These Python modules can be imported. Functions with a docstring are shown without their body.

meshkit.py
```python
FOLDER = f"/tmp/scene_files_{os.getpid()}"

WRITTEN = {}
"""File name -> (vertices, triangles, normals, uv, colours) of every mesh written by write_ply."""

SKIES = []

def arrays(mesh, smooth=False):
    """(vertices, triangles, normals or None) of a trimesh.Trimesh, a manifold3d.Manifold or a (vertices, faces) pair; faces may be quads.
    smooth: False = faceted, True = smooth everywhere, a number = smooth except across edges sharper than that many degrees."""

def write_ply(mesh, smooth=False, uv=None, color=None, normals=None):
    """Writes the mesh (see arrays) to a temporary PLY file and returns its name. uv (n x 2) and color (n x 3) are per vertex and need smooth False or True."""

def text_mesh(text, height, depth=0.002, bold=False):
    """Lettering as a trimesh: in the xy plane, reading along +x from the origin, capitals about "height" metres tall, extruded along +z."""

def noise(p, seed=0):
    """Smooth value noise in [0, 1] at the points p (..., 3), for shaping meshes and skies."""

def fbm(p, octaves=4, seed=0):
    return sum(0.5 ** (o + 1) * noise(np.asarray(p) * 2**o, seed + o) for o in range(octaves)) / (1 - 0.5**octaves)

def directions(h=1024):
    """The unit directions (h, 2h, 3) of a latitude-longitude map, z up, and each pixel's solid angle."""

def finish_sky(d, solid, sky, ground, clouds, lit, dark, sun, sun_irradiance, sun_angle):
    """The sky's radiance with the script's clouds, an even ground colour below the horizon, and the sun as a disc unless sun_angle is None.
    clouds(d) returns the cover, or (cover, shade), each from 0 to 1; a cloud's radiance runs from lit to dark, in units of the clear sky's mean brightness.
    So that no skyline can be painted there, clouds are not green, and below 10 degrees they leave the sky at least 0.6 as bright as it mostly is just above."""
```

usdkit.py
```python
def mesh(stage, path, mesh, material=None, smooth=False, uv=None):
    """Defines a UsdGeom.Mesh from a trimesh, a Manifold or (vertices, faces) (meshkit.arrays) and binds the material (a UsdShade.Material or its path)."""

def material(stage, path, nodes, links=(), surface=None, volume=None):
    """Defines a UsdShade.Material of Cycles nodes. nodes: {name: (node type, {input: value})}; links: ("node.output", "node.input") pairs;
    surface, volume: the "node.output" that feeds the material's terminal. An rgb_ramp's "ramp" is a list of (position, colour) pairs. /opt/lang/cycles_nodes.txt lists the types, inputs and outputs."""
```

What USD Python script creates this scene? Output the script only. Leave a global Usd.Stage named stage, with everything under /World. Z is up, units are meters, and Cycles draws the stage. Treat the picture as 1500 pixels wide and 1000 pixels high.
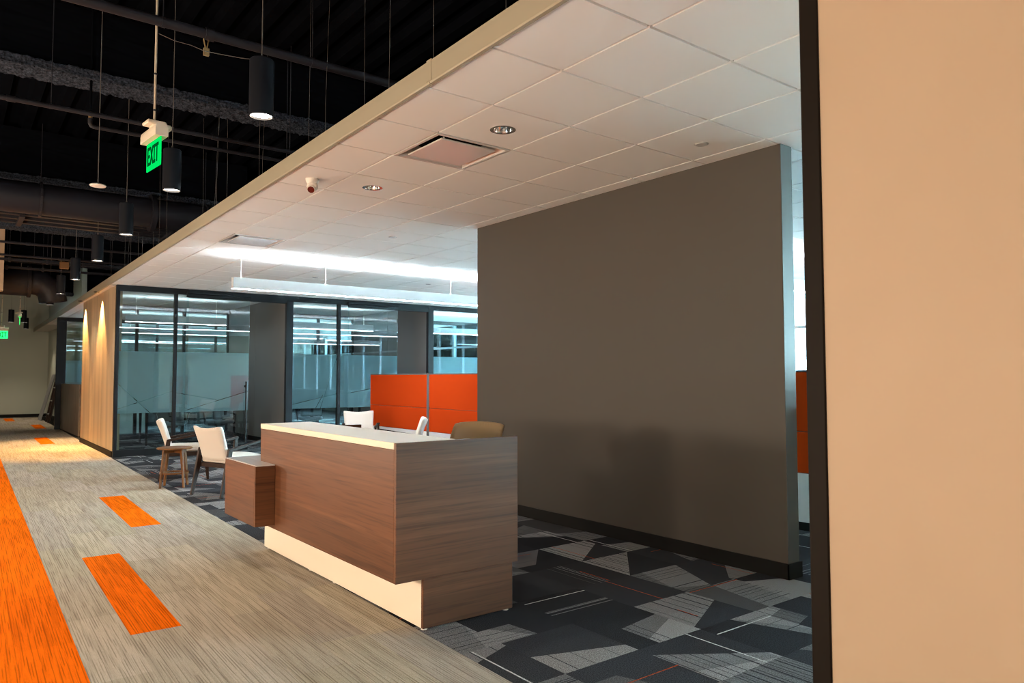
import math, random
import numpy as np, trimesh
from shapely import union_all
from shapely.geometry import Polygon, LineString, box as sbox
import meshkit, usdkit
from pxr import Usd, UsdGeom, UsdLux, UsdShade, Gf, Sdf, Vt

stage = Usd.Stage.CreateInMemory()
UsdGeom.SetStageUpAxis(stage, 'Z')
UsdGeom.SetStageMetersPerUnit(stage, 1.0)
UsdGeom.Xform.Define(stage, '/World')
UsdGeom.Scope.Define(stage, '/World/Looks')
rng = random.Random(7)

# ------------------------------------------------------------------ camera
YAW, PITCH, ROLL, FPX = 0.65634, 0.04828, -0.00147, 1077.5
EYE = (0.0, 0.0, 1.355)
EXPOSURE = 1.6
fw = np.array([math.sin(YAW) * math.cos(PITCH), math.cos(YAW) * math.cos(PITCH), math.sin(PITCH)])
rt = np.cross(fw, [0, 0, 1]); rt /= np.linalg.norm(rt); up = np.cross(rt, fw)
c_, s_ = math.cos(ROLL), math.sin(ROLL)
rt, up = c_ * rt + s_ * up, -s_ * rt + c_ * up
cam = UsdGeom.Camera.Define(stage, '/World/camera')
cam.AddTransformOp().Set(Gf.Matrix4d(*rt, 0, *up, 0, *(-fw), 0, *EYE, 1))
cam.CreateHorizontalApertureAttr(36.0)
cam.CreateVerticalApertureAttr(24.0)
cam.CreateFocalLengthAttr(36.0 * FPX / 1500)
cam.CreateFStopAttr(4.0)
cam.CreateFocusDistanceAttr(5.2)
cam.CreateExposureAttr(EXPOSURE)
cam.CreateClippingRangeAttr(Gf.Vec2f(0.05, 1000))

# ------------------------------------------------------------------ daylight: a pale overcast sky seen through the facade windows
sky = UsdLux.DomeLight.Define(stage, '/World/sky')
sky.CreateColorAttr(Gf.Vec3f(0.66, 0.90, 1.0))
sky.CreateIntensityAttr(9.0)

# strengths of the lamps, seen and unseen
E_PENDANT = 14.0          # corridor pendant lenses
E_SPOT = 520.0            # the beam of each pendant
E_UNSEEN_GLOBE = 47.0            # unseen globe lamps, placed to light the corridor from its left
E_WASH = 15000.0           # wall washers over the oak wall
E_LINEAR_UP, E_LINEAR_DOWN = 30.0, 24.0
WARM = (1.0, 0.70, 0.42)
COOL = (0.80, 0.92, 1.0)

# ------------------------------------------------------------------ helpers
L = '/World/Looks/'
used = {}


def numbered(parent, name):
    n = used.get((parent, name), 0)
    used[(parent, name)] = n + 1
    return name if n == 0 else f'{name}_{n:03d}'


def data(p, **kw):
    for k, v in kw.items():
        if v is not None:
            p.SetCustomDataByKey(k, v)
    return p


def thing(name, label=None, cat=None, loc=(0, 0, 0), rotz=0.0, group=None, kind=None):
    x = UsdGeom.Xform.Define(stage, '/World/' + numbered('/World', name))
    x.AddTranslateOp().Set(Gf.Vec3d(*map(float, loc)))
    x.AddRotateZOp().Set(float(rotz))
    return data(x.GetPrim(), label=label, category=cat, group=group, kind=kind)


def obj(name, m, mat, parent=None, smooth=False, tint=None, **kw):
    base = '/World' if parent is None else str(parent.GetPath())
    path = f'{base}/{numbered(base, name)}'
    g = usdkit.mesh(stage, path, m, L + mat, smooth)
    if tint is not None:
        UsdGeom.PrimvarsAPI(g).CreatePrimvar('tint', Sdf.ValueTypeNames.Color3fArray, 'vertex').Set(Vt.Vec3fArray.FromNumpy(np.asarray(tint, np.float32)))
    return data(g.GetPrim(), **kw)


def dup(root, loc, rotz, label, group=None):
    was = root.GetCustomData()
    r = thing(root.GetName().split('_0')[0], label, was['category'], loc, rotz, group or was.get('group'))
    r.GetReferences().AddInternalReference(root.GetPath())
    r.SetInstanceable(True)
    return r


def cat(*ms):
    return trimesh.util.concatenate([m for m in ms])


def bx(x0, x1, y0, y1, z0, z1, b=0.0):
    """A box; b chamfers every edge."""
    x0, x1, y0, y1, z0, z1 = min(x0, x1), max(x0, x1), min(y0, y1), max(y0, y1), min(z0, z1), max(z0, z1)
    if b <= 0:
        m = trimesh.creation.box((x1 - x0, y1 - y0, z1 - z0))
        m.apply_translation(((x0 + x1) / 2, (y0 + y1) / 2, (z0 + z1) / 2))
        return m
    P = []
    for sx in (0, 1):
        for sy in (0, 1):
            for sz in (0, 1):
                c = [(x0, x1)[sx], (y0, y1)[sy], (z0, z1)[sz]]
                d = [(b, -b)[sx], (b, -b)[sy], (b, -b)[sz]]
                for k in range(3):
                    p = [c[i] + d[i] for i in range(3)]
                    p[k] = c[k]
                    P.append(p)
    return trimesh.convex.convex_hull(np.array(P))


def cyl(p, q, r, r2=None, n=16):
    """A round bar from p to q, its radius going from r to r2."""
    p, q = np.array(p, float), np.array(q, float)
    r2 = r if r2 is None else r2
    t = (q - p) / np.linalg.norm(q - p)
    a = np.cross(t, [0, 0, 1.0] if abs(t[2]) < .9 else [1.0, 0, 0]); a /= np.linalg.norm(a)
    b = np.cross(t, a)
    w = np.arange(n) * 2 * np.pi / n
    ring = np.cos(w)[:, None] * a + np.sin(w)[:, None] * b
    v = np.vstack([p + ring * r, q + ring * r2, [p], [q]])
    f = []
    for i in range(n):
        j = (i + 1) % n
        f += [[i, j, n + j], [i, n + j, n + i], [2 * n, j, i], [2 * n + 1, n + i, n + j]]
    m = trimesh.Trimesh(v, f, process=False)
    m.fix_normals()
    return m


def bar(p, q, w0, d0, w1=None, d1=None, side=(0, 1, 0), b=0.004):
    """A tapered rectangular bar with softened edges from p to q; w is measured along side."""
    p, q = np.array(p, float), np.array(q, float)
    w1, d1 = w1 or w0, d1 or d0
    t = (q - p) / np.linalg.norm(q - p)
    s = np.array(side, float); s -= t * (s @ t); s /= np.linalg.norm(s)
    n = np.cross(t, s)
    P = []
    for c, w, d, e in ((p, w0, d0, 1), (q, w1, d1, -1)):
        for a, bb in ((w / 2 - b, d / 2), (w / 2, d / 2 - b)):
            for sa in (-1, 1):
                for sb in (-1, 1):
                    P.append(c + s * a * sa + n * bb * sb)
    return trimesh.convex.convex_hull(np.array(P))


def tube(pts, r, n=6):
    p = np.array(pts, float)
    t = np.gradient(p, axis=0); t /= np.linalg.norm(t, axis=1, keepdims=True)
    a = np.cross(t, np.where(np.abs(t[:, 2:]) < .9, [0, 0, 1.0], [1.0, 0, 0])); a /= np.linalg.norm(a, axis=1, keepdims=True)
    b = np.cross(t, a)
    w = np.arange(n) * 2 * np.pi / n
    v = (p[:, None] + r * (np.cos(w)[None, :, None] * a[:, None] + np.sin(w)[None, :, None] * b[:, None])).reshape(-1, 3)
    f = []
    for i in range(len(p) - 1):
        for k in range(n):
            l = (k + 1) % n
            f += [[i * n + k, i * n + l, i * n + n + l], [i * n + k, i * n + n + l, i * n + n + k]]
    m = trimesh.Trimesh(v, f, process=False)
    m.fix_normals()
    return m


def lathe(prof, n=32, loc=(0, 0, 0)):
    m = trimesh.creation.revolve(np.array(prof, float), sections=n)
    m.apply_translation(loc)
    return m


def prism(poly, z0, z1):
    m = trimesh.creation.extrude_polygon(poly, z1 - z0, engine='earcut')
    m.apply_translation((0, 0, z0))
    return m


def ring_box(x0, x1, y0, y1, z0, z1, w):
    return prism(sbox(x0, y0, x1, y1).difference(sbox(x0 + w, y0 + w, x1 - w, y1 - w)), z0, z1)


def rough(m, step, amp, freq, seed=0):
    m = m.subdivide_to_size(step, max_iter=12)
    m.merge_vertices()
    n = m.vertex_normals
    d = meshkit.fbm(np.array(m.vertices) * freq, 3, seed) - .5
    return trimesh.Trimesh(m.vertices + n * d[:, None] * amp, m.faces, process=False)


# ------------------------------------------------------------------ materials
def plain(name, col, rough_=.5, spec=.5, metal=0.0, bump=0.0, scale=200.0, vary=0.0, vscale=3.0, **kw):
    nodes = {'p': ('principled_bsdf', {'base_color': col, 'roughness': rough_, 'specular_ior_level': spec, 'metallic': metal, **kw})}
    links = []
    if bump or vary:
        nodes['g'] = ('geometry', {})
    if bump:
        nodes['n'] = ('noise_texture', {'scale': scale, 'detail': 3.0})
        nodes['b'] = ('bump', {'strength': bump, 'distance': .004})
        links += [('g.position', 'n.vector'), ('n.fac', 'b.height'), ('b.normal', 'p.normal')]
    if vary:
        nodes['m'] = ('noise_texture', {'scale': vscale, 'detail': 4.0})
        c = np.array(col)
        nodes['r'] = ('rgb_ramp', {'ramp': [(.3, tuple(c * (1 - vary))), (.7, tuple(np.minimum(c * (1 + vary), .95)))]})
        links += [('g.position', 'm.vector'), ('m.fac', 'r.fac'), ('r.color', 'p.base_color')]
    return usdkit.material(stage, L + name, nodes, links, surface='p.BSDF')


def wood(name, dark, mid, light, stretch, rough_=.42, spec=.4, streak=1.0):
    """Laminate with grain; stretch = scale of the noise along x, y, z (small along the grain)."""
    st = np.array(stretch, float)
    return usdkit.material(stage, L + name, {
        'g': ('geometry', {}),
        'm1': ('mapping', {'scale': tuple(st)}), 'm2': ('mapping', {'scale': tuple(st * 7)}), 'm3': ('mapping', {'scale': tuple(st * np.array([1, 1, 1]) * .35)}),
        'n1': ('noise_texture', {'scale': 1.0, 'detail': 5.0, 'roughness': .62, 'distortion': .9}),
        'n2': ('noise_texture', {'scale': 1.0, 'detail': 3.0, 'roughness': .6, 'distortion': .2}),
        'n3': ('noise_texture', {'scale': 1.0, 'detail': 2.0, 'distortion': 1.5}),
        'r': ('rgb_ramp', {'ramp': [(.30, dark), (.44, mid), (.54, mid), (.68, light)]}),
        'r2': ('rgb_ramp', {'ramp': [(.34, (1 - .45 * streak,) * 3), (.5, (1, 1, 1)), (.75, (1 + .08 * streak,) * 3)]}),
        'r3': ('rgb_ramp', {'ramp': [(.35, (.80, .80, .80)), (.65, (1.08, 1.06, 1.04))]}),
        'x': ('mix_color', {'blend_type': 'multiply', 'fac': 1.0}), 'y': ('mix_color', {'blend_type': 'multiply', 'fac': 1.0}),
        'b': ('bump', {'strength': .12, 'distance': .002}),
        'p': ('principled_bsdf', {'roughness': rough_, 'specular_ior_level': spec}),
    }, [('g.position', 'm1.vector'), ('g.position', 'm2.vector'), ('g.position', 'm3.vector'), ('m1.vector', 'n1.vector'), ('m2.vector', 'n2.vector'), ('m3.vector', 'n3.vector'),
        ('n1.fac', 'r.fac'), ('n2.fac', 'r2.fac'), ('n3.fac', 'r3.fac'), ('r.color', 'x.a'), ('r2.color', 'x.b'), ('x.result', 'y.a'), ('r3.color', 'y.b'),
        ('y.result', 'p.base_color'), ('n2.fac', 'b.height'), ('b.normal', 'p.normal')], surface='p.BSDF')


def glow(name, col, strength):
    return usdkit.material(stage, L + name, {'e': ('emission', {'color': col, 'strength': strength})}, surface='e.emission')


# desk laminate: the grain runs level, along y on the front and along x on the ends
WD, WM, WL = (.066, .025, .011), (.132, .053, .022), (.185, .080, .036)
wood('walnut_along_y', WD, WM, WL, (10, .30, 10), streak=.65)
wood('walnut_along_x', WD, WM, WL, (.30, 10, 10), streak=.65)
wood('walnut_dark_upright', (.08, .066, .054), (.19, .16, .13), (.28, .24, .20), (22, 22, .8), streak=1.6)
wood('oak_panel', (.50, .37, .24), (.54, .41, .27), (.57, .44, .29), (7, 7, .22), rough_=.45, streak=.12)
wood('stool_wood', (.10, .038, .008), (.150, .058, .012), (.18, .075, .018), (14, 14, 3), rough_=.45, spec=.25, streak=.6)
wood('chair_wood', (.014, .007, .005), (.025, .012, .008), (.036, .018, .012), (14, 14, 3), rough_=.45, spec=.2, streak=.5)
plain('cream_laminate', (.80, .73, .60), .35, .4)
plain('white_laminate', (.78, .78, .78), .30, .5)
plain('grey_laminate', (.50, .50, .52), .22, .6)
plain('taupe_paint', (.078, .069, .059), .55, .30, bump=.06, scale=500)
plain('beige_vinyl', (.50, .385, .275), .55, .3, bump=.05, scale=700, vary=.03, vscale=.8)
plain('grey_paint', (.52, .57, .50), .6, .3, bump=.05, scale=400)
plain('office_paint', (.20, .185, .175), .55, .35)
plain('black_rubber', (.007, .007, .007), .6, .2)
plain('black_metal', (.006, .007, .009), .5, .2)
plain('trim_bronze', (.009, .006, .004), .6, .15)
plain('ceiling_black', (.0030, .0036, .0050), 1.0, .0, bump=.5, scale=60)
plain('pipe_black', (.014, .0145, .020), .55, .25)
plain('duct_black', (.010, .0105, .0155), .5, .25, bump=.15, scale=15)
plain('fireproofing', (.034, .041, .055), 1.0, .0, bump=1.0, scale=55, vary=.75, vscale=55)
plain('pendant_black', (.004, .006, .011), .55, .2)
plain('rod_grey', (.16, .15, .14), .4, .5, metal=.4)
plain('rod_cream', (.55, .47, .36), .4, .4)
plain('wire_steel', (.13, .125, .12), .4, .5, metal=.6)
plain('wire_yellow', (.60, .36, .05), .5, .4)
plain('box_tan', (.14, .07, .025), .6, .2)
plain('brass', (.5, .33, .15), .4, .5, metal=.8)
plain('tile_white', (.80, .77, .74), .85, .2, bump=.25, scale=350)
plain('grid_white', (.50, .47, .43), .5, .4)
plain('fascia_paint', (.35, .32, .24), .6, .3)
plain('unseen_backing', (.01, .01, .01), .9, .1)
plain('vent_metal', (.60, .58, .56), .18, .9)
plain('vent_void', (.02, .02, .02), .8, .1)
plain('chrome', (.75, .75, .76), .12, .5, metal=1.0)
plain('aluminium', (.50, .52, .54), .4, .5)
plain('white_plastic', (.74, .71, .66), .45, .4)
plain('camera_lens', (.10, .012, .010), .1, .6)
plain('chair_vinyl', (.66, .62, .56), .5, .35, bump=.08, scale=300)
plain('tan_leather', (.30, .215, .12), .38, .5, bump=.12, scale=120)
plain('dark_plastic', (.02, .02, .022), .45, .4)
plain('steel_post', (.13, .13, .14), .45, .5)
plain('orange_fabric', (.54, .053, .007), 1.0, .03, bump=.4, scale=900, vary=.06, vscale=300)
plain('sign_housing', (.66, .58, .46), .5, .4)
plain('crate_grey', (.26, .28, .29), .6, .3, vary=.12, vscale=6)
plain('far_building', (.34, .36, .38), .7, .3)
plain('far_glass', (.05, .07, .09), .1, .6)
plain('blue_panel', (.02, .16, .42), .5, .4)
plain('pavement', (.25, .25, .25), .9, .2)
plain('blind_white', (.70, .72, .72), .7, .2)
plain('table_top', (.10, .085, .075), .25, .5)
glow('lens_white', (1.0, .80, .58), E_PENDANT)
glow('unseen_globe_glow', (1.0, .80, .61), E_UNSEEN_GLOBE)
glow('strip_up', COOL, E_LINEAR_UP)
glow('strip_down', COOL, E_LINEAR_DOWN)
glow('strip_up_dim', COOL, E_LINEAR_UP * .30)
glow('strip_down_dim', COOL, E_LINEAR_DOWN * .3)
glow('spot_warm', (1.0, .62, .28), 260.0)
glow('exit_green', (.0, .62, .10), .45)
glow('exit_letter', (.0, .30, .06), .10)
glow('exit_bright', (.02, 1.0, .16), .8)
glow('screen_off_glow', (.1, .3, .6), .4)


def pane_material(name, tint, extra=0.0):
    return usdkit.material(stage, L + name, {
        'f': ('fresnel', {'IOR': 1.5}), 'a': ('math', {'math_type': 'multiply_add', 'value2': 1.5, 'value3': extra}),
        't': ('transparent_bsdf', {'color': tint}), 'g': ('glossy_bsdf', {'color': (.9, .95, 1.0), 'roughness': 0.0}),
        'm': ('mix_closure', {})}, [('f.fac', 'a.value1'), ('a.value', 'm.fac'), ('t.BSDF', 'm.closure1'), ('g.BSDF', 'm.closure2')], surface='m.closure')


pane_material('pane', (.86, .95, .95), .02)
pane_material('facade_pane', (.86, .96, .97), .0)
usdkit.material(stage, L + 'frost', {
    'd': ('diffuse_bsdf', {'color': (.58, .70, .77)}), 't': ('translucent_bsdf', {'color': (.62, .82, .88)}), 'c': ('transparent_bsdf', {'color': (.80, .92, .94)}),
    'm1': ('mix_closure', {'fac': .55}), 'm2': ('mix_closure', {'fac': .30})},
    [('d.BSDF', 'm1.closure1'), ('t.BSDF', 'm1.closure2'), ('m1.closure', 'm2.closure1'), ('c.BSDF', 'm2.closure2')], surface='m2.closure')

# carpets: the tint of every plank or patch is a vertex colour, the yarn is noise
usdkit.material(stage, L + 'carpet_streaked', {
    'a': ('attribute', {'attribute': 'tint'}), 't': ('texture_coordinate', {}),
    'm': ('mapping', {'scale': (125.0, 1.5, 1.0)}), 'm2': ('mapping', {'scale': (24.0, 1.2, 1.0)}),
    'n': ('noise_texture', {'scale': 1.0, 'detail': 2.0, 'roughness': .55}), 'n2': ('noise_texture', {'scale': 1.0, 'detail': 1.0}),
    'r': ('rgb_ramp', {'ramp': [(.38, (.86, .85, .84)), (.46, (.99, .99, .99)), (.66, (1.04, 1.04, 1.04))]}),
    'r2': ('rgb_ramp', {'ramp': [(.36, (.86, .85, .84)), (.50, (1.0, 1.0, 1.0))]}),
    'y': ('noise_texture', {'scale': 420.0, 'detail': 1.0}), 'ry': ('rgb_ramp', {'ramp': [(.3, (.72, .72, .72)), (.7, (1.15, 1.15, 1.15))]}),
    's': ('separate_xyz', {}), 'k': ('math', {'math_type': 'multiply', 'value2': 2 * math.pi / .0125}), 'sn': ('math', {'math_type': 'sine'}), 'sr': ('map_range', {'from_min': .0, 'from_max': .6, 'clamp': True}),
    'ns': ('map_range', {'from_min': .46, 'from_max': .54, 'clamp': True}), 'pm': ('math', {'math_type': 'multiply'}), 'pin': ('mix_color', {'blend_type': 'mix', 'a': (1.05, 1.05, 1.05), 'b': (.70, .685, .67), 'use_clamp': False}), 'x4': ('mix_color', {'blend_type': 'multiply', 'fac': 1.0}),
    'm5': ('mapping', {'scale': (80.0, 3.2, 1.0), 'location': (3.1, 7.7, 0)}), 'n5': ('noise_texture', {'scale': 1.0, 'detail': 0.0}),
    'x': ('mix_color', {'blend_type': 'multiply', 'fac': 1.0, 'use_clamp': False}), 'x2': ('mix_color', {'blend_type': 'multiply', 'fac': 1.0}), 'x3': ('mix_color', {'blend_type': 'multiply', 'fac': 1.0}),
    'b': ('bump', {'strength': .5, 'distance': .004}), 'p': ('principled_bsdf', {'roughness': 1.0, 'specular_ior_level': .02})},
    [('t.object', 'm.vector'), ('t.object', 'm2.vector'), ('m.vector', 'n.vector'), ('m2.vector', 'n2.vector'), ('n.fac', 'r.fac'), ('n2.fac', 'r2.fac'), ('t.object', 'y.vector'), ('y.fac', 'ry.fac'),
     ('a.color', 'x.a'), ('r.color', 'x.b'), ('x.result', 'x2.a'), ('r2.color', 'x2.b'), ('x2.result', 'x3.a'), ('ry.color', 'x3.b'), ('t.object', 's.vector'), ('s.x', 'k.value1'), ('k.value', 'sn.value1'), ('sn.value', 'sr.value'), ('t.object', 'm5.vector'), ('m5.vector', 'n5.vector'), ('n5.fac', 'ns.value'), ('sr.result', 'pm.value1'), ('ns.result', 'pm.value2'), ('pm.value', 'pin.fac'), ('x3.result', 'x4.a'), ('pin.result', 'x4.b'), ('x4.result', 'p.base_color'), ('y.fac', 'b.height'), ('b.normal', 'p.normal')], surface='p.BSDF')
usdkit.material(stage, L + 'carpet_patterned', {
    'a': ('attribute', {'attribute': 'tint'}), 't': ('geometry', {}),
    'y': ('noise_texture', {'scale': 170.0, 'detail': 3.0, 'roughness': .7}), 'ry': ('rgb_ramp', {'ramp': [(.34, (.30, .30, .30)), (.66, (1.7, 1.7, 1.7))]}),
    'x': ('mix_color', {'blend_type': 'multiply', 'fac': 1.0, 'use_clamp': False}),
    'b': ('bump', {'strength': .5, 'distance': .004}), 'p': ('principled_bsdf', {'roughness': 1.0, 'specular_ior_level': .02})},
    [('t.position', 'y.vector'), ('y.fac', 'ry.fac'), ('a.color', 'x.a'), ('ry.color', 'x.b'), ('x.result', 'p.base_color'), ('y.fac', 'b.height'), ('b.normal', 'p.normal')], surface='p.BSDF')

# ------------------------------------------------------------------ the building shell
H = 2.95              # tiled ceiling
DECK = 4.60           # black structural deck
GY = 14.10            # first row of glass fronts
DX = 12.50            # facade
S = dict(kind='structure')

floor = thing('floor', kind='structure')
obj('slab', bx(-5, DX, -6, 31, -.20, 0), 'unseen_backing', floor)

# corridor carpet: planks 0.25 x 1.03, laid along an axis turned a hair from the ceiling grid
TURN = math.radians(-1.146)
PIV = np.array([.55, 3.80])


def corr(u, v):
    """corridor coordinates (u across from the stripe's right edge, v along) to the floor plan"""
    return PIV[0] + u * math.cos(TURN) - v * math.sin(TURN), PIV[1] + u * math.sin(TURN) + v * math.cos(TURN)


PL, PW = 1.03, .25
TAN, ORANGE = np.array([.49, .445, .375]), np.array([.97, .185, .004])
carpet_x = UsdGeom.Xform.Define(stage, '/World/floor/corridor_carpet')
carpet_x.AddTranslateOp().Set(Gf.Vec3d(PIV[0], PIV[1], 0)); carpet_x.AddRotateZOp().Set(math.degrees(TURN))
used[('/World/floor', 'corridor_carpet')] = 1
corridor = carpet_x.GetPrim()
dashes = {}
for col, v0, n in ((1, .54, 2), (3, 3.63, 2), (3, 14.05, 2), (4, 19.4, 2), (2, 23.9, 2)):
    dashes[col] = dashes.get(col, []) + [(v0, n)]
rest_v, rest_f, rest_t, nrest = [], [], [], 0
for k in range(-9, 6):                        # columns, k = 0 is the first right of the stripe
    off = (k * .37) % 1.0 * PL - 5.2
    cuts = {round(off + i * PL, 4): None for i in range(34)}
    edges = sorted(cuts)
    segs = [(a, b, False) for a, b in zip(edges, edges[1:])]
    if k in dashes:                           # the orange dashes replace whole planks of their column
        v0 = dashes[k][0][0]
        edges = [v0 + PL * i for i in range(-30, 30)]
        segs = [(a, b, False) for a, b in zip(edges, edges[1:])]
        out = []
        for a, b, _ in segs:
            o = any(abs(a - (w + round((a - w) / PL) * PL)) < .3 and -.3 <= round((a - w) / PL) < n for w, n in dashes[k])
            out.append((a, b, o))
        segs = out
    for a, b, orange in segs:
        if a > 26.2 or b < -5:
            continue
        b = min(b, 26.2)
        if -5 <= k < 0:
            orange = True
            if a > 16.8:
                orange = False
        u0, u1 = k * PW, (k + 1) * PW
        if k == 5:
            u1 = 1.50
        tone = (ORANGE if orange else TAN) * (1 + rng.uniform(-.10, .08)) * (np.array([1, rng.uniform(.95, 1.03), 1]) if orange else np.array([1, 1, rng.uniform(.95, 1.05)]))
        m = bx(u0 + .0006, u1 - .0006, a + .0006, b - .0006, 0.0, .0062, .0008)
        t = np.tile(tone, (len(m.vertices), 1))
        wx, wy = corr(u1, b)
        near = 1.5 < wy < 19 and wx > math.tan(.012) * wy - .02
        if near or (orange and wy > 3 and k >= 0):
            obj('carpet_plank', m, 'carpet_streaked', corridor, tint=t, label='orange carpet plank' if orange else None)
        else:
            rest_v.append(np.array(m.vertices)); rest_f.append(np.array(m.faces) + nrest); rest_t.append(t); nrest += len(t)
obj('carpet_field', trimesh.Trimesh(np.vstack(rest_v), np.vstack(rest_f), process=False), 'carpet_streaked', corridor, tint=np.vstack(rest_t), kind='stuff')

# lounge carpet: half-metre tiles of charcoal with grey striped shards, white and orange lines
TS = .485
CH = np.array([.040, .043, .050])
MID = np.array([.15, .152, .16])
LT = np.array([.31, .31, .318])
WHT, ORL = np.array([.55, .55, .56]), np.array([.48, .085, .03])
EDGE = [corr(1.5, v) for v in (-12, 28)]
RIGHT_OF_EDGE = Polygon([EDGE[0], (30, EDGE[0][1]), (30, EDGE[1][1]), EDGE[1]])
WALLCUT = sbox(-10, 14.16, 2.30, 17.9)


def pattern(r, x0, y0, detail):
    """[(polygon, colour, level)] of one tile, in plan"""
    sq = sbox(0, 0, TS, TS)
    out = [(sq, (CH if r.random() < .8 else MID * .55) * r.uniform(.8, 1.25), 0)]
    kind = r.random()

    def stripes(poly, col, step, w, lvl, horiz=True, skip=.25):
        p = step * r.random()
        while p < TS:
            if r.random() > skip:
                ww = w * r.choice((.6, 1, 1, 1.8))
                band = sbox(-1, p, 2, p + ww) if horiz else sbox(p, -1, p + ww, 2)
                g = poly.intersection(band)
                if g.geom_type == 'Polygon' and g.area > 2e-5:
                    out.append((g, col, lvl))
            p += step * r.uniform(.6, 1.4)

    if kind < .80:
        # one shard: the tile cut by a slanted line from near a corner
        a, b = r.uniform(-.05, .55) * TS, r.uniform(.45, 1.1) * TS
        shard = sq.intersection(Polygon([(a, -.01), (2 * TS, -.01), (2 * TS, TS + .01), (b, TS + .01)]))
        if r.random() < .45:
            c = r.uniform(.35, .75) * TS
            shard = shard.intersection(sbox(-1, -1, 2, c))
        if shard.geom_type == 'Polygon' and not shard.is_empty:
            tone = LT * r.uniform(.6, 1.0) if r.random() < .72 else MID * r.uniform(.7, 1.2)
            out.append((shard, tone, 1))
            if detail:
                if r.random() < .4:
                    q0 = shard.intersection(Polygon([(0, 0), (TS * r.uniform(.5, .9), 0), (TS, TS * r.uniform(.6, 1)), (TS * r.uniform(.2, .5), TS)]))
                    if q0.geom_type == 'Polygon' and q0.area > 1e-3:
                        out.append((q0, MID * r.uniform(.9, 1.5), 2))
                stripes(shard, CH * 1.1, r.choice((.022, .05, .09)), .006, 3)
    else:
        if detail and r.random() < .55:
            lo, hi = sorted((r.uniform(0, .5) * TS, r.uniform(.5, 1) * TS))
            stripes(sbox(0, lo, TS, hi), MID * 1.3, .03, .010, 1)
    if detail:
        q = r.random()
        y = r.uniform(.05, .95) * TS
        if q < .36:
            out.append((sbox(0, y, TS, y + .010), WHT, 4))
        elif q < .62:
            out.append((sbox(TS * r.choice((0, .3)), y, TS * r.choice((.6, 1)), y + .007), ORL, 4))
    k = r.randrange(4)
    fl = r.random() < .5

    def place(g):
        P = np.array(g.exterior.coords)[:-1] - TS / 2
        if fl:
            P[:, 0] *= -1
        for _ in range(k):
            P = np.stack([-P[:, 1], P[:, 0]], 1)
        return Polygon(P + TS / 2 + [x0, y0])
    return [(place(g), c, l) for g, c, l in out]


def tile_mesh(r, x0, y0, detail, clip=None):
    V, F, T, n = [], [], [], 0
    for g, c, lvl in pattern(r, x0, y0, detail):
        if clip is not None:
            g = g.intersection(clip)
        if g.geom_type != 'Polygon' or g.is_empty or g.area < 1e-5:
            continue
        P = np.array(g.exterior.coords)[:-1]
        if Polygon(P).exterior.is_ccw is False:
            P = P[::-1]
        z = .0058 + lvl * .00035
        if lvl == 0:                    # the tile's own body, with its edges
            m = prism(g.buffer(-.0006, join_style='mitre'), 0.0, z)
            V.append(np.array(m.vertices)); F.append(np.array(m.faces) + n); T.append(np.tile(c, (len(m.vertices), 1))); n += len(m.vertices)
        else:
            V.append(np.c_[P, np.full(len(P), z)]); F.append(np.array([[0, i, i + 1] for i in range(1, len(P) - 1)]) + n); T.append(np.tile(c, (len(P), 1))); n += len(P)
    if not V:
        return None, None
    return trimesh.Trimesh(np.vstack(V), np.vstack(F), process=False), np.vstack(T)


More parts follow.
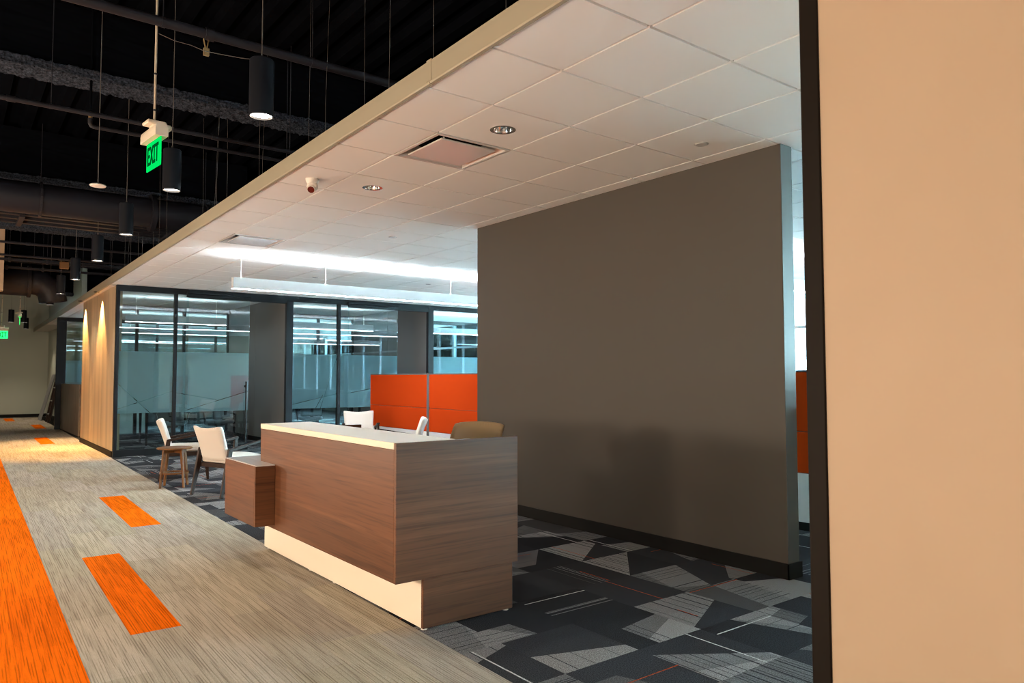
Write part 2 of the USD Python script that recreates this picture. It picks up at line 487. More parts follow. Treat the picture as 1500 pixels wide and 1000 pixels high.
field = []
crng = random.Random(23)
GX0, GY0 = 1.79, 1.59 - .485 * 3
for i in range(22):
    for j in range(50):
        x0, y0 = GX0 + i * TS, GY0 + j * TS
        if x0 > DX or y0 > 30.3 or (y0 > 22.6 and x0 > 2.9):
            continue
        r = random.Random(1000 * i + j)
        sq = sbox(x0, y0, x0 + TS, y0 + TS)
        clip = RIGHT_OF_EDGE
        if not sq.intersects(clip):
            continue
        near = y0 < 14 and x0 < 5.9 and y0 > .3 and not (x0 > 4.7 and y0 > 3) and not (y0 > 1.30 * x0 + 6.5)
        m, t = tile_mesh(r, x0, y0, near or y0 < 15, clip if not sq.within(clip) else None)
        if m is None:
            continue
        if near:
            obj('carpet_tile', m, 'carpet_patterned', floor, tint=t)
        else:
            field.append((m, t))
V, F, n = [], [], 0
for m, t in field:
    V.append(np.array(m.vertices)); F.append(np.array(m.faces) + n); n += len(m.vertices)
obj('carpet_tile_field', trimesh.Trimesh(np.vstack(V), np.vstack(F), process=False), 'carpet_patterned', floor, tint=np.vstack([t for _, t in field]), kind='stuff')

# outer walls, most of them out of view
w = thing('wall_left', kind='structure'); obj('plaster', bx(-5.15, -5, -6, 31, 0, DECK), 'beige_vinyl', w)
w = thing('wall_back', kind='structure'); obj('plaster', bx(-5, DX, -6.15, -6, 0, DECK), 'beige_vinyl', w)
w = thing('wall_far', kind='structure')
obj('plaster', bx(-5, 2.85, 30.4, 30.55, 0, DECK), 'grey_paint', w)
obj('skirting', bx(-5, 2.83, 30.38, 30.40, .006, .11), 'black_rubber', w)
w = thing('wall_corner', kind='structure')
obj('plaster', bx(2.85, 2.97, 22.65, 30.4, 0, DECK), 'grey_paint', w)
obj('skirting', bx(2.83, 2.85, 22.66, 30.38, .006, .11, .004), 'black_rubber', w)
w = thing('wall_far_office', kind='structure'); obj('plaster', bx(2.85, DX + .2, 30.4, 30.55, 0, DECK), 'office_paint', w)

# dark taupe feature wall behind the desk
w = thing('wall_feature', kind='structure')
obj('plaster', bx(4.485, 4.62, 2.81, 6.43, 0, H, .003), 'taupe_paint', w)
obj('baseboard', cat(bx(4.472, 4.485, 2.797, 6.443, .006, .11, .002), bx(4.472, 4.633, 2.797, 2.81, .006, .11, .002), bx(4.62, 4.633, 2.797, 6.443, .006, .11, .002)), 'black_rubber', w)

# beige wall at the right edge of the picture, closed by a dark metal jamb
w = thing('wall_right', kind='structure')
obj('panel', bx(2.29, 2.41, -6, 1.285, 0, H), 'beige_vinyl', w)
obj('jamb', bx(2.283, 2.417, 1.286, 1.352, 0, H, .003), 'trim_bronze', w)
obj('baseboard', bx(2.278, 2.29, -6, 1.285, .006, .11, .003), 'trim_bronze', w)

# oak-faced corridor wall that ends the first office
w = thing('wall_wood', kind='structure')
for a, b in ((GY + .06, 15.33), (15.336, 16.55), (16.556, 17.86)):
    obj('panel', bx(2.29, 2.31, a, b, .10, H - .01, .002), 'oak_panel', w)
obj('core', bx(2.31, 2.40, GY + .06, 17.86, .006, H), 'oak_panel', w)
obj('end_panel', bx(2.29, 2.40, 17.862, 17.88, .006, H), 'oak_panel', w)
obj('baseboard', bx(2.276, 2.31, GY + .06, 17.86, .006, .10, .003), 'trim_bronze', w)

# partitions between the offices
for x in (5.30, 8.50):
    w = thing('wall_divider', kind='structure')
    obj('panel', bx(x, x + .10, GY + .06, 16.0, .006, H, .003), 'office_paint', w)
    obj('panel', bx(x, x + .10, 16.006, 17.86, .006, H, .003), 'office_paint', w)
    obj('baseboard', bx(x - .012, x, GY + .06, 17.86, .006, .10), 'black_rubber', w)

# ------------------------------------------------------------------ tiled ceiling: 0.61 m tiles in a white grid
T = .61
TX, TY = 1.895, 2.8265


def fascia_x(y):
    return 2.005 + .0135 * (y - 1.5)


ceil = thing('ceiling', kind='structure')
vents = {(1, 2), (1, 9)}
cans = {(1, 1), (1, 4)}
stuff_tiles = []
for j in range(0, 18):
    for n in range(-6, 46):
        x0, x1, y0, y1 = TX + j * T, TX + (j + 1) * T, TY + n * T, TY + (n + 1) * T
        x1 = min(x1, DX)
        if y0 < -.9 or y0 > 26 or (j, n) in vents or x1 - x0 < .05:
            continue
        if GY - .35 < y0 < GY - .02:
            y1 = min(y1, GY - .02)
        if y0 < GY + .0 and y1 > GY - .02:
            y1 = GY - .02
        g = .008
        x0c = max(x0, fascia_x(y0) + .012)
        poly = Polygon([(max(x0, fascia_x(y0) + .012) + g, y0 + g), (x1 - g, y0 + g), (x1 - g, y1 - g), (max(x0, fascia_x(y1) + .012) + g, y1 - g)])
        if y1 - y0 < .03:
            continue
        if (j, n) in cans:
            poly = poly.difference(LineString([((x0 + x1) / 2, (y0 + y1) / 2), ((x0 + x1) / 2, (y0 + y1) / 2 + 1e-6)]).buffer(.074, 12))
        body = prism(poly, H, H + .016)
        near = j < 8 and y0 < GY and not (j > 4 and 3.6 < y0 < 6) and y0 > -.2
        if near:
            obj('ceiling_tile', body, 'tile_white', ceil)
        else:
            stuff_tiles.append(body)
obj('ceiling_tile_field', cat(*stuff_tiles), 'tile_white', ceil, kind='stuff')
obj('ceiling_grid', prism(Polygon([(fascia_x(-1) + .01, -1), (DX, -1), (DX, 30.3), (fascia_x(30.3) + .01, 30.3)]).difference(
        union_all([sbox(TX + j * T + .02, TY + n * T + .02, TX + (j + 1) * T - .02, TY + (n + 1) * T - .02) for j, n in sorted(vents | cans)])), H + .013, H + .017), 'grid_white', ceil)
obj('unseen_backing', prism(Polygon([(fascia_x(-1) + .02, -1), (DX, -1), (DX, 30.3), (fascia_x(30.3) + .02, 30.3)]), H + .075, H + .085), 'unseen_backing', ceil)  # unseen opaque sheet over the tiles, added to block light from above

# painted fascia along the open ceiling, in two lengths with a butt joint
fa = thing('trim_1', kind='structure')


def fascia(a, b):
    x0, x1 = fascia_x(a), fascia_x(b)
    sec = [(0, -.012), (.022, -.012), (.022, .012), (.006, .012), (.006, .112), (-.004, .112), (-.004, -.004)]
    V = []
    for y, x in ((a, x0), (b, x1)):
        V += [(x + p, y, H + q) for p, q in sec]
    m = len(sec)
    f = []
    for i in range(m):
        k = (i + 1) % m
        f += [[i, k, m + k], [i, m + k, m + i]]
    tri = trimesh.creation.triangulate_polygon(Polygon(sec), engine='earcut')[1]
    f += [list(t[::-1]) for t in tri] + [list(t + m) for t in tri]
    q = trimesh.Trimesh(np.array(V), np.array(f), process=False); q.fix_normals()
    return q


for a, b in ((-1.0, 3.355), (3.360, 9.4), (9.405, 15.4), (15.405, 22.0), (22.005, 30.3)):
    obj('fascia_length', fascia(a, b), 'fascia_paint', fa)
obj('splice_plate', bx(fascia_x(3.36) - .007, fascia_x(3.36) - .003, 3.335, 3.385, H + .0, H + .118), 'fascia_paint', fa)
frng = random.Random(4)
for i in range(24):                       # hanger wires of the ceiling edge
    y = .9 + i * .62 + frng.uniform(-.1, .1)
    x = fascia_x(y) + .05 + frng.uniform(0, .35)
    p = [(x, y, H + .02), (x + frng.uniform(-.01, .01), y + frng.uniform(-.01, .01), H + .5), (x + frng.uniform(-.03, .03), y + frng.uniform(-.03, .03), DECK)]
    obj('hanger_wire', cat(tube(p, .0022, 4), cyl((x, y, H + .02), (x, y, H + .14), .0045, n=6)), 'wire_steel', fa)

# ------------------------------------------------------------------ open black ceiling over the corridor
deck = thing('ceiling_deck', kind='structure')
V, F = [], []
xs = []
x = -5.0
while x < 4.2:                            # fluted deck, ribs along the corridor
    xs += [(x, 0), (x + .10, 0), (x + .13, .075), (x + .27, .075)]
    x += .30
for k, (x, z) in enumerate(xs):
    V += [(x, -6, DECK + z), (x, 30.4, DECK + z)]
for k in range(len(xs) - 1):
    F += [[2 * k, 2 * k + 1, 2 * k + 3], [2 * k, 2 * k + 3, 2 * k + 2]]
obj('deck_sheet', trimesh.Trimesh(np.array(V), np.array(F), process=False), 'ceiling_black', deck)
obj('roof_slab', bx(-5.15, DX + .2, -6.15, 30.55, DECK + .08, DECK + .30), 'unseen_backing', deck)

XA, XB = -4.9, 3.6


def beam(label, y0, y1, z0, z1, seed):
    t = thing('ceiling_beam', label, 'beam', (0, (y0 + y1) / 2, z0), group=None)
    hw = (y1 - y0) / 2
    obj('flange', rough(bx(XA + 3, XB, -hw, hw, 0, .07), .035, .05, 30, seed), 'fireproofing', t, smooth=True)
    obj('web', rough(bx(XA + 3, XB, -.05, .05, .07, DECK - z0), .12, .03, 16, seed + 3), 'ceiling_black', t, smooth=True)  # web coloured darker than the flange, its shade put into the colour
    return t


beam('nearest crusty fireproofed steel beam crossing the black ceiling above the hanging exit sign', 7.20, 7.52, 3.95, 4.0, 1)
beam('second crusty fireproofed ceiling beam, just above the smooth round duct', 11.25, 11.57, 3.9, 4.0, 2)
beam('third fireproofed ceiling beam, beyond the strut rails with the yellow cables', 14.3, 14.62, 3.8, 4.0, 3)
beam('fourth and farthest fireproofed ceiling beam near the end of the corridor', 19.2, 19.5, 3.9, 4.0, 4)
beam('fireproofed beam at the very end of the black corridor ceiling', 24.2, 24.5, 3.7, 4.0, 5)


def hpipe(name, label, catg, y, z, r, mat, joints=(), hangers=(), xa=XA, xb=XB):
    t = thing(name, label, catg, (0, y, z))
    obj('pipe', cyl((xa, 0, 0), (xb, 0, 0), r, n=14), mat, t, smooth=40)
    for x in joints:
        obj('coupling', cyl((x - .03, 0, 0), (x + .03, 0, 0), r * 1.28, n=14), mat, t, smooth=40)
    for x in hangers:
        obj('hanger', cat(cyl((x - .012, 0, 0), (x + .012, 0, 0), r * 1.12, n=14), cyl((x, 0, r), (x, 0, DECK - z), .004, n=6)), 'pipe_black', t)
    return t


hpipe('sprinkler_pipe', 'thick black pipe crossing the open ceiling at the top of the picture', 'pipe', 5.28, 3.75, .034, 'pipe_black', (1.40,), (-1.5, 1.1, 2.15))
hpipe('sprinkler_pipe', 'thin black pipe passing behind the head of the nearest exit sign', 'pipe', 6.92, 3.55, .019, 'pipe_black', (.35, 1.9), (.62, 2.6))
t = hpipe('sprinkler_pipe', 'short thin black pipe with an elbow and brass fitting beside the exit sign', 'pipe', 7.27, 3.55, .017, 'pipe_black', (), (2.7,), xa=.97)
obj('elbow', tube([(.98, 0, 0), (.955, 0, .008), (.945, 0, .03), (.945, 0, .07)], .019, 10), 'pipe_black', t, smooth=60)
obj('fitting', cat(cyl((.945, 0, .07), (.945, 0, .11), .016, n=8), cyl((.945, 0, .11), (.945, 0, .125), .024, n=8)), 'brass', t)
obj('riser', cyl((.945, 0, .125), (.945, 0, DECK - 3.55), .010, n=8), 'ceiling_black', t)
hpipe('sprinkler_pipe', 'thin black pipe in the ceiling just past the third pendant lamp', 'pipe', 14.02, 3.5, .02, 'pipe_black', (1.0,), (.9, 2.2))
hpipe('sprinkler_pipe', 'thin black ceiling pipe past the fourth pendant lamp', 'pipe', 15.5, 3.5, .02, 'pipe_black', (1.6,), (1.2, 2.4))
hpipe('round_duct', 'smooth round black air duct crossing the ceiling behind the white pendant disc', 'duct', 11.0, 3.62, .20, 'duct_black', (.2, 2.2), (.9, 2.9))
# strut rails carrying cables
t = thing('strut_rack', 'pair of grey-black strut rails carrying yellow cables across the ceiling', 'cable rack', (0, 11.9, 3.50))
for dy in (-.30, 0, .30):
    obj('rail', bx(XA, XB, dy - .05, dy + .05, 0, .05, .004), 'duct_black', t)
for x in (-2, .75, 2.6):
    obj('hanger', cat(bx(x - .03, x + .03, -.38, .38, -.035, 0), cyl((x, -.36, 0), (x, -.36, DECK - 3.5), .006, n=6), cyl((x, .36, 0), (x, .36, DECK - 3.5), .006, n=6)), 'pipe_black', t)
t = thing('yellow_cable', 'upper of two yellow cables lying across the strut rails', 'cable', (0, 0, 0))
obj('cable', tube([(1.15 + i * .1, 11.85 + .12 * math.sin(i * .35), 3.575 + .006 * math.sin(i)) for i in range(20)], .011, 6), 'wire_yellow', t, smooth=True)
t = thing('yellow_cable', 'lower, longer yellow cable sagging along the strut rails', 'cable', (0, 0, 0))
obj('cable', tube([(.9 + i * .1, 11.55 - .02 * math.sin(i * .3), 3.572 + .004 * math.cos(i)) for i in range(23)], .011, 6), 'wire_yellow', t, smooth=True)
# far spiral duct with an open end, and a black strut grid beyond
t = thing('spiral_duct', 'large black spiral duct with a down-turned end far along the corridor ceiling', 'duct', (0, 0, 0))
obj('body', cyl((-1.5, 18.2, 3.35), (1.35, 18.2, 3.35), .30, n=28), 'duct_black', t, smooth=40)
obj('collar', cyl((1.30, 18.2, 3.35), (1.36, 18.2, 3.35), .33, n=28), 'duct_black', t, smooth=40)
obj('elbow', tube([(1.35, 18.2, 3.35), (1.55, 18.2, 3.32), (1.70, 18.2, 3.20), (1.76, 18.2, 3.02), (1.77, 18.2, 2.95)], .26, 24), 'duct_black', t, smooth=50)
for x in (-.8, .8):
    obj('hanger', bx(x - .015, x + .015, 18.19, 18.21, 3.64, DECK), 'pipe_black', t)
for y, z, lab in ((16.6, 3.55, 'narrow strut rail with clips hung past the fourth pendant lamp'), (17.4, 3.50, 'narrow strut rail just before the spiral duct')):
    t = thing('strut_rail', lab, 'rail', (0, y, z))
    obj('rail', bx(XA, XB, -.03, .03, 0, .045, .004), 'duct_black', t)
    for x in (.9, 1.5, 2.1):
        obj('clip', cat(bx(x - .02, x + .02, -.045, .045, -.02, .06), cyl((x, 0, .05), (x, 0, DECK - z), .004, n=6)), 'pipe_black', t)
# small junction box and slack wires
t = thing('junction_box', 'small tan junction box on the far ceiling strut', 'box', (1.62, 15.1, 3.28))
obj('box', bx(-.07, .07, -.05, .05, 0, .12, .006), 'box_tan', t)
obj('stem', cyl((0, 0, .12), (0, 0, DECK - 3.28), .006, n=6), 'pipe_black', t)
t = thing('wire_clip', 'small brass wire clip dangling below the thick top pipe', 'clip', (1.38, 5.28, 3.625))
obj('clip', cat(cyl((0, 0, 0), (-.02, 0, .085), .005, n=6), cyl((0, 0, 0), (.015, 0, .085), .005, n=6), bx(-.018, .018, -.012, .012, -.03, .02)), 'brass', t)
obj('tie', cyl((-.018, 0, .08), (.0, 0, .10), .004, n=6), 'wire_steel', t)
t = thing('slack_wire', 'thin slack wire running from the exit sign pole to the wire clip and first pendant', 'wire', (0, 0, 0))
obj('wire', tube([(1.085, 5.33, 3.685), (1.18, 5.31, 3.655), (1.28, 5.29, 3.645), (1.365, 5.265, 3.618), (1.40, 5.0, 3.51), (1.45, 4.72, 3.40), (1.485, 4.54, 3.335)], .0028, 4), 'wire_steel', t, smooth=True)

# a bulkhead on the corridor's left that just enters the picture
t = thing('wall_bulkhead', kind='structure')
obj('plaster', bx(-5, .835, 17.0, 17.25, 3.02, DECK), 'beige_vinyl', t)

# ------------------------------------------------------------------ pendant cylinders of the corridor
def pendant(loc, label=None, group=None):
    p = thing('cylinder_pendant', label, 'pendant lamp', loc, 0, group)
    r, h = .0725, .355
    obj('shade', lathe([(.066, .0), (r, .0), (r, h - .008), (r - .008, h), (0, h), (0, h - .01), (.066, h - .016), (.066, 0)], 32), 'pendant_black', p, smooth=35)
    obj('lens', lathe([(0, .012), (.064, .012), (.064, .018), (0, .018)], 28), 'lens_white', p)
    obj('rod', cat(cyl((0, 0, h), (0, 0, DECK + .07 - loc[2]), .0035, n=6), cyl((0, 0, h), (0, 0, h + .03), .012, .006, n=8)), 'rod_grey', p)
    spot = UsdLux.SphereLight.Define(stage, str(p.GetPath()) + '/bulb')
    spot.CreateRadiusAttr(.03); spot.CreateIntensityAttr(E_SPOT); spot.CreateColorAttr(Gf.Vec3f(1.0, .80, .58))
    spot.AddTranslateOp().Set(Gf.Vec3d(0, 0, -.035))
    sh = UsdLux.ShapingAPI.Apply(spot.GetPrim()); sh.CreateShapingConeAngleAttr(52.0); sh.CreateShapingConeSoftnessAttr(.7)
    return p


PEND = [(1.49, 4.45), (1.49, 6.70), (1.56, 9.10), (1.61, 11.4), (1.64, 13.8), (1.70, 16.3), (1.78, 18.9)]
names = ['nearest and largest black cylinder pendant lamp over the corridor', 'second black cylinder pendant lamp, just right of the hanging exit sign', 'third black cylinder pendant lamp along the corridor, beside the strut rails',
         'fourth black cylinder pendant lamp along the corridor', 'fifth black cylinder pendant lamp along the corridor, warm lens', 'sixth black cylinder pendant lamp down the corridor', 'seventh black cylinder pendant lamp, above the far tiled ceiling corner']
GP = 'cylinder pendant lamps along the corridor'
for (x, y), nm in zip(PEND, names):
    pendant((x, y, 2.95), nm, GP)
pendant((1.46, 25.4, 2.95), 'far black pendant lamp left of the edge-on green sign at the corridor end', GP)
for x, lab in ((.75, 'farthest black pendant lamp placed to light the grey end wall, left one'), (2.05, 'farthest black pendant lamp placed to light the grey end wall, right one')):
    pendant((x, 28.6, 2.95), lab, GP)  # unseen far pendants, placed to light the end wall
pendant((1.76, 25.4, 2.95), 'far black pendant lamp right of the edge-on green sign at the corridor end', GP)
# unseen globe lamps out of view on the left, placed to light the corridor warmly
for y, w in ((-.6, 'beside the camera'), (2.4, 'across from the near carpet stripe'), (5.4, 'across from the desk'), (8.4, 'across from the armchairs'), (11.4, 'across from the glass offices')):
    t = thing('unseen_floor_lamp', f'unseen opal globe floor lamp placed to light the corridor from the left, {w}', 'floor lamp', (-2.4, y, 0))
    obj('base', lathe([(0, .006), (.16, .006), (.16, .02), (.02, .035), (0, .035)], 32), 'black_metal', t, smooth=40)
    obj('pole', cyl((0, 0, .03), (0, 0, .99), .012, n=12), 'black_metal', t, smooth=40)
    g = trimesh.creation.icosphere(3, .24); g.apply_translation((0, 0, 1.22))
    obj('globe', g, 'unseen_globe_glow', t, smooth=True)

# white disc on a rod
t = thing('pendant_disc', 'small round cream disc speaker hanging on a thin rod under the black ceiling', 'speaker', (1.0, 7.15, 3.0))
obj('disc', lathe([(0, 0), (.060, .002), (.066, .010), (.060, .018), (.02, .03), (0, .03)], 28), 'white_plastic', t, smooth=40)
obj('rod', cyl((0, 0, .03), (0, 0, DECK - 3.0), .004, n=6), 'rod_grey', t)

# ------------------------------------------------------------------ exit signs
def exit_sign(loc, rotz, label, bright=False, pole=True, near=True):
    t = thing('exit_sign', label, 'exit sign', loc, rotz)            # reads along +x, faces -y; loc is the middle of the panel's foot
    w_, h_ = .275, .190
    obj('panel', bx(-w_ / 2, w_ / 2, -.004, .004, 0, h_, .001), 'exit_bright' if bright else 'exit_green', t)
    m = meshkit.text_mesh('EXIT', .118, .003, bold=True)
    m.apply_translation((-m.bounds[:, 0].mean(), -m.bounds[0, 1], 0))
    k = .215 / (m.bounds[1, 0] - m.bounds[0, 0])
    m.vertices[:, 0] *= k
    m.apply_transform(trimesh.transformations.rotation_matrix(math.pi / 2, (1, 0, 0)))
    m.apply_translation((0, -.0045, .034))
    obj('lettering', m, 'exit_letter', t, label='EXIT lettering')
    w = np.linspace(0, math.pi, 15)
    prof = Polygon([(.040 * math.cos(a), .045 * math.sin(a) + .02) for a in w] + [(-.040, -.028), (.040, -.028)])
    hs = trimesh.creation.extrude_polygon(prof, w_ + .03, engine='earcut')
    hs.apply_transform(np.array([[0, 0, 1, -w_ / 2 - .015], [1, 0, 0, 0], [0, 1, 0, h_ + .028], [0, 0, 0, 1.]]))
    obj('housing', hs, 'sign_housing', t, smooth=30)
    obj('canopy', cat(bx(-.05, .05, -.02, .10, h_ + .075, h_ + .115, .01), bx(-.06, .06, -.06, .06, h_ + .10, h_ + .125, .006)), 'sign_housing', t)
    if pole:
        obj('pole', cyl((0, 0, h_ + .12), (0, 0, DECK - loc[2]), .0085, n=10), 'rod_cream', t, smooth=40)
        obj('joint', cat(*[cyl((0, 0, z), (0, 0, z + .012), .011, n=8) for z in (h_ + .20, h_ + .45, h_ + .8, h_ + 1.1)]), 'pipe_black', t)
    return t


exit_sign((1.07, 5.33, 2.755), -90 + 6, 'green lit EXIT sign hanging on a cream pole over the corridor')
exit_sign((1.07, 22.0, 2.32), 0, 'small green EXIT sign at the far left end of the corridor', bright=True)
exit_sign((1.44, 22.0, 2.68), 86.2, 'far green exit sign seen edge-on between two pendant lamps', bright=True)

# ------------------------------------------------------------------ fittings of the tiled ceiling
def vent(j, n, label):
    x0, y0 = TX + j * T, TY + n * T
    t = thing('ceiling_vent', label, 'air diffuser', (x0 + T / 2, y0 + T / 2, H))
    h = T / 2 - .006
    # the recess flares up from the frame to a throat, a plaque hangs in it
    obj('frame', ring_box(-h, h, -h, h, -.004, .014, .022), 'vent_metal', t)
    V = [(-h + .02, -h + .02, .0), (h - .02, -h + .02, .0), (h - .02, h - .02, .0), (-h + .02, h - .02, .0)]
    k = h - .10
    V += [(-k, -k, .11), (k, -k, .11), (k, k, .11), (-k, k, .11)]
    Fq = [[i, (i + 1) % 4, 4 + (i + 1) % 4] for i in range(4)] + [[i, 4 + (i + 1) % 4, 4 + i] for i in range(4)]
    obj('cone', trimesh.Trimesh(np.array(V + [(a * 1.02, b * 1.02, c + .006) for a, b, c in V]), np.array(Fq + [[a + 8, c + 8, b + 8] for a, b, c in Fq]), process=False), 'vent_metal', t)
    obj('throat', bx(-k, k, -k, k, .112, .14), 'vent_void', t)
    p = h - .075
    obj('plaque', bx(-p, p, -p, p, -.006, .006, .003), 'vent_metal', t)
    obj('hanger', cat(*[cyl((sx * (p - .05), sy * (p - .05), .006), (sx * (p - .05), sy * (p - .05), .114), .006, n=6) for sx in (-1, 1) for sy in (-1, 1)]), 'vent_metal', t)


vent(1, 2, 'square plaque air diffuser in the white ceiling, the nearer and larger of two')
vent(1, 9, 'square air diffuser in the ceiling beside the bright linear lamp, farther of two')


def downlight(x, y, label):
    t = thing('downlight', label, 'downlight', (x, y, H))
    obj('trim_ring', lathe([(.066, -.003), (.084, -.003), (.084, .002), (.066, .002), (.066, -.003)], 36), 'chrome', t, smooth=40)
    obj('reflector', lathe([(.068, .0), (.060, .04), (.045, .08), (.02, .105), (0, .11), (0, .113), (.022, .108), (.048, .082), (.063, .04), (.071, .0), (.068, .0)], 36), 'chrome', t, smooth=50)
    obj('lamp', lathe([(0, .078), (.028, .082), (.034, .098), (0, .104)], 20), 'white_plastic', t, smooth=40)


downlight(TX + 1.5 * T, TY + 1.5 * T, 'chrome recessed downlight beside the nearer air diffuser')
downlight(TX + 1.5 * T, TY + 4.5 * T, 'chrome recessed downlight right of the dome camera, farther of two')
for x, y, lab in ((4.07, 3.15, 'flat round sprinkler cover in the ceiling above the taupe wall end'), (4.0, 7.42, 'small round sprinkler cover in the ceiling before the linear lamp'),
                  (4.64, 11.17, 'sprinkler cover behind the linear lamp, left one'), (6.53, 10.83, 'sprinkler cover behind the linear lamp, right one near the taupe wall')):
    t = thing('sprinkler_cover', lab, 'sprinkler', (x, y, H))
    obj('plate', lathe([(0, -.007), (.038, -.007), (.042, -.004), (.042, 0), (0, 0)], 28), 'vent_metal', t, smooth=30)
    obj('rim', lathe([(.044, -.002), (.05, -.002), (.05, 0), (.044, 0), (.044, -.002)], 28), 'grid_white', t)
t = thing('security_camera', 'white ball security camera with dark red lens under the ceiling edge', 'camera', (2.30, 5.62, H))
obj('mount', lathe([(0, 0), (.052, 0), (.052, -.012), (.044, -.035), (.03, -.045), (0, -.045)], 28), 'white_plastic', t, smooth=40)
ball = trimesh.creation.icosphere(3, .044); ball.apply_translation((0, -.005, -.062))
obj('ball', ball, 'white_plastic', t, smooth=True)
d = np.array([-.45, -.62, -.62]); d /= np.linalg.norm(d)
c0 = np.array([0, -.005, -.062])
obj('barrel', cyl(c0 + d * .015, c0 + d * .058, .034, .032, n=24), 'white_plastic', t, smooth=40)
obj('lens', cyl(c0 + d * .056, c0 + d * .062, .027, n=24), 'camera_lens', t, smooth=40)

# wall-washing downlights over the oak wall
for y, lab in ((15.50, 'small warm downlight washing the oak wall, nearer one'), (17.55, 'small warm downlight washing the oak wall, at its far end')):
    t = thing('wall_washer', lab, 'downlight', (2.19, y, H - .012))
    obj('can', lathe([(.036, 0), (.046, 0), (.046, .012), (.036, .012), (.036, 0)], 24), 'pendant_black', t)
    s = UsdLux.SphereLight.Define(stage, str(t.GetPath()) + '/lamp')
    s.CreateRadiusAttr(.02); s.CreateIntensityAttr(E_WASH); s.CreateColorAttr(Gf.Vec3f(1.0, .56, .20))
    s.AddTranslateOp().Set(Gf.Vec3d(-.01, 0, -.03))
    sh = UsdLux.ShapingAPI.Apply(s.GetPrim()); sh.CreateShapingConeAngleAttr(38.0); sh.CreateShapingConeSoftnessAttr(.6)

# ------------------------------------------------------------------ linear pendants
def linear(loc, length, label, group, rotz=0, cables=(.05, .5, .95), dim=''):
    t = thing('linear_pendant', label, 'linear lamp', loc, rotz, group)    # runs along +x from its left end
    zc = H - loc[2]
    obj('body', cat(bx(0, length, -.045, -.040, 0, .14, .001), bx(0, length, .040, .045, 0, .14, .001), bx(0, .006, -.045, .045, 0, .14), bx(length - .006, length, -.045, .045, 0, .14)), 'aluminium', t)
    obj('lower_lens', bx(.006, length - .006, -.0395, .0395, -.006, .004), 'strip_down' + dim, t)
    obj('upper_lens', bx(.006, length - .006, -.040, .040, .100, .107), 'strip_up' + dim, t)
    for c in cables:
        x = c * length
        obj('cable', cat(cyl((x, 0, .14), (x, 0, zc), .004, n=6), cyl((x, 0, .14), (x, 0, .20), .012, .004, n=8), bx(x - .01, x + .01, -.045, .045, .135, .142)), 'white_plastic', t)
    return t


linear((2.88, 9.60, 2.495), 7.2, 'long white linear pendant lamp glowing up and down above the lounge', None, cables=(.015, .175, .46, .75, .98))
GL = 'linear lamps seen through the glass fronts'
for x, y, ln, lab in ((2.75, 15.9, 1.9, 'linear pendant lamp inside the left glass office'), (5.75, 15.9, 2.3, 'linear pendant lamp inside the middle glass office'), (9.2, 15.7, 2.6, 'linear pendant lamp inside the right glass office'),
                      (3.0, 19.9, 5.5, 'linear pendant lamp beyond the offices, in the second lounge'), (3.2, 24.2, 4.5, 'far linear pendant lamp behind the second glass front'), (8.9, 20.5, 3.0, 'linear pendant lamp by the far windows'),
                      (7.6, 5.2, 4.2, 'linear pendant lamp over the open office behind the taupe wall')):
    linear((x, y, 2.45), ln, lab, GL, cables=(.1, .9), dim='_dim' if x < 7 else '')

# ------------------------------------------------------------------ glass fronts
def film(x0, x1, z0, z1, lines):
    g = sbox(x0, z0, x1, z1)
    for a, b in lines:
        g = g.difference(LineString([a, b]).buffer(.006))
    ms = []
    for q in getattr(g, 'geoms', [g]):
        m = trimesh.creation.extrude_polygon(q, .0012, engine='earcut')
        m.apply_transform(np.array([[1, 0, 0, 0], [0, 0, -1, 0], [0, 1, 0, 0], [0, 0, 0, 1.]]))
        ms.append(m)
    return cat(*ms)


Z0, Z1 = .12, 2.86
FZ0, FZ1 = .74, 1.81


def pane(parent, x0, x1, y, lines=(), frost=True, z1=Z1, z0=Z0):
    parent = obj('pane', bx(x0, x1, y - .006, y + .006, z0, z1), 'pane', parent)
    if frost:
        m = film(x0 + .003, x1 - .003, FZ0, FZ1, lines)
        m.apply_translation((0, y + .0085, 0))
        obj('frosted_film', m, 'frost', parent)


def front(x0, x1, y, mulls, panes, label, tall=Z1):
    t = thing('glass_front', label, 'glass partition', (0, y, 0))
    obj('header', bx(x0, x1, -.05, .05, tall - .01, H - .001, .003), 'black_metal', t)
    obj('sill', bx(x0, x1, -.035, .035, .006, Z0, .003), 'black_metal', t)
    for a, b in mulls:
        obj('mullion', bx(a, b, -.045, .045, Z0, tall, .003), 'black_metal', t)
    for a, b, ln in panes:
        pane(t, a, b, 0, ln)
    return t


def door(x0, x1, y, hx, label, lines=()):
    t = thing('sliding_door', label, 'sliding glass door', (0, y, 0))
    pn = obj('pane', bx(x0, x1, -.006, .006, .03, 2.80), 'pane', t)
    m = film(x0 + .003, x1 - .003, FZ0, FZ1, lines); m.apply_translation((0, .0085, 0))
    obj('frosted_film', m, 'frost', pn)
    obj('rail', cat(bx(x0, x1, -.02, .02, 2.80, 2.855, .003), bx(x0, x1, -.014, .014, .008, .05, .003)), 'black_metal', t)
    obj('handle', cat(cyl((hx, -.055, .14), (hx, -.055, 1.28), .014, n=14), *[cyl((hx, -.055, z), (hx, -.005, z), .010, n=10) for z in (.24, 1.19)], *[cyl((hx, -.012, z), (hx, -.006, z), .024, n=14) for z in (.24, 1.19)]), 'black_metal', t, smooth=40)
    return t


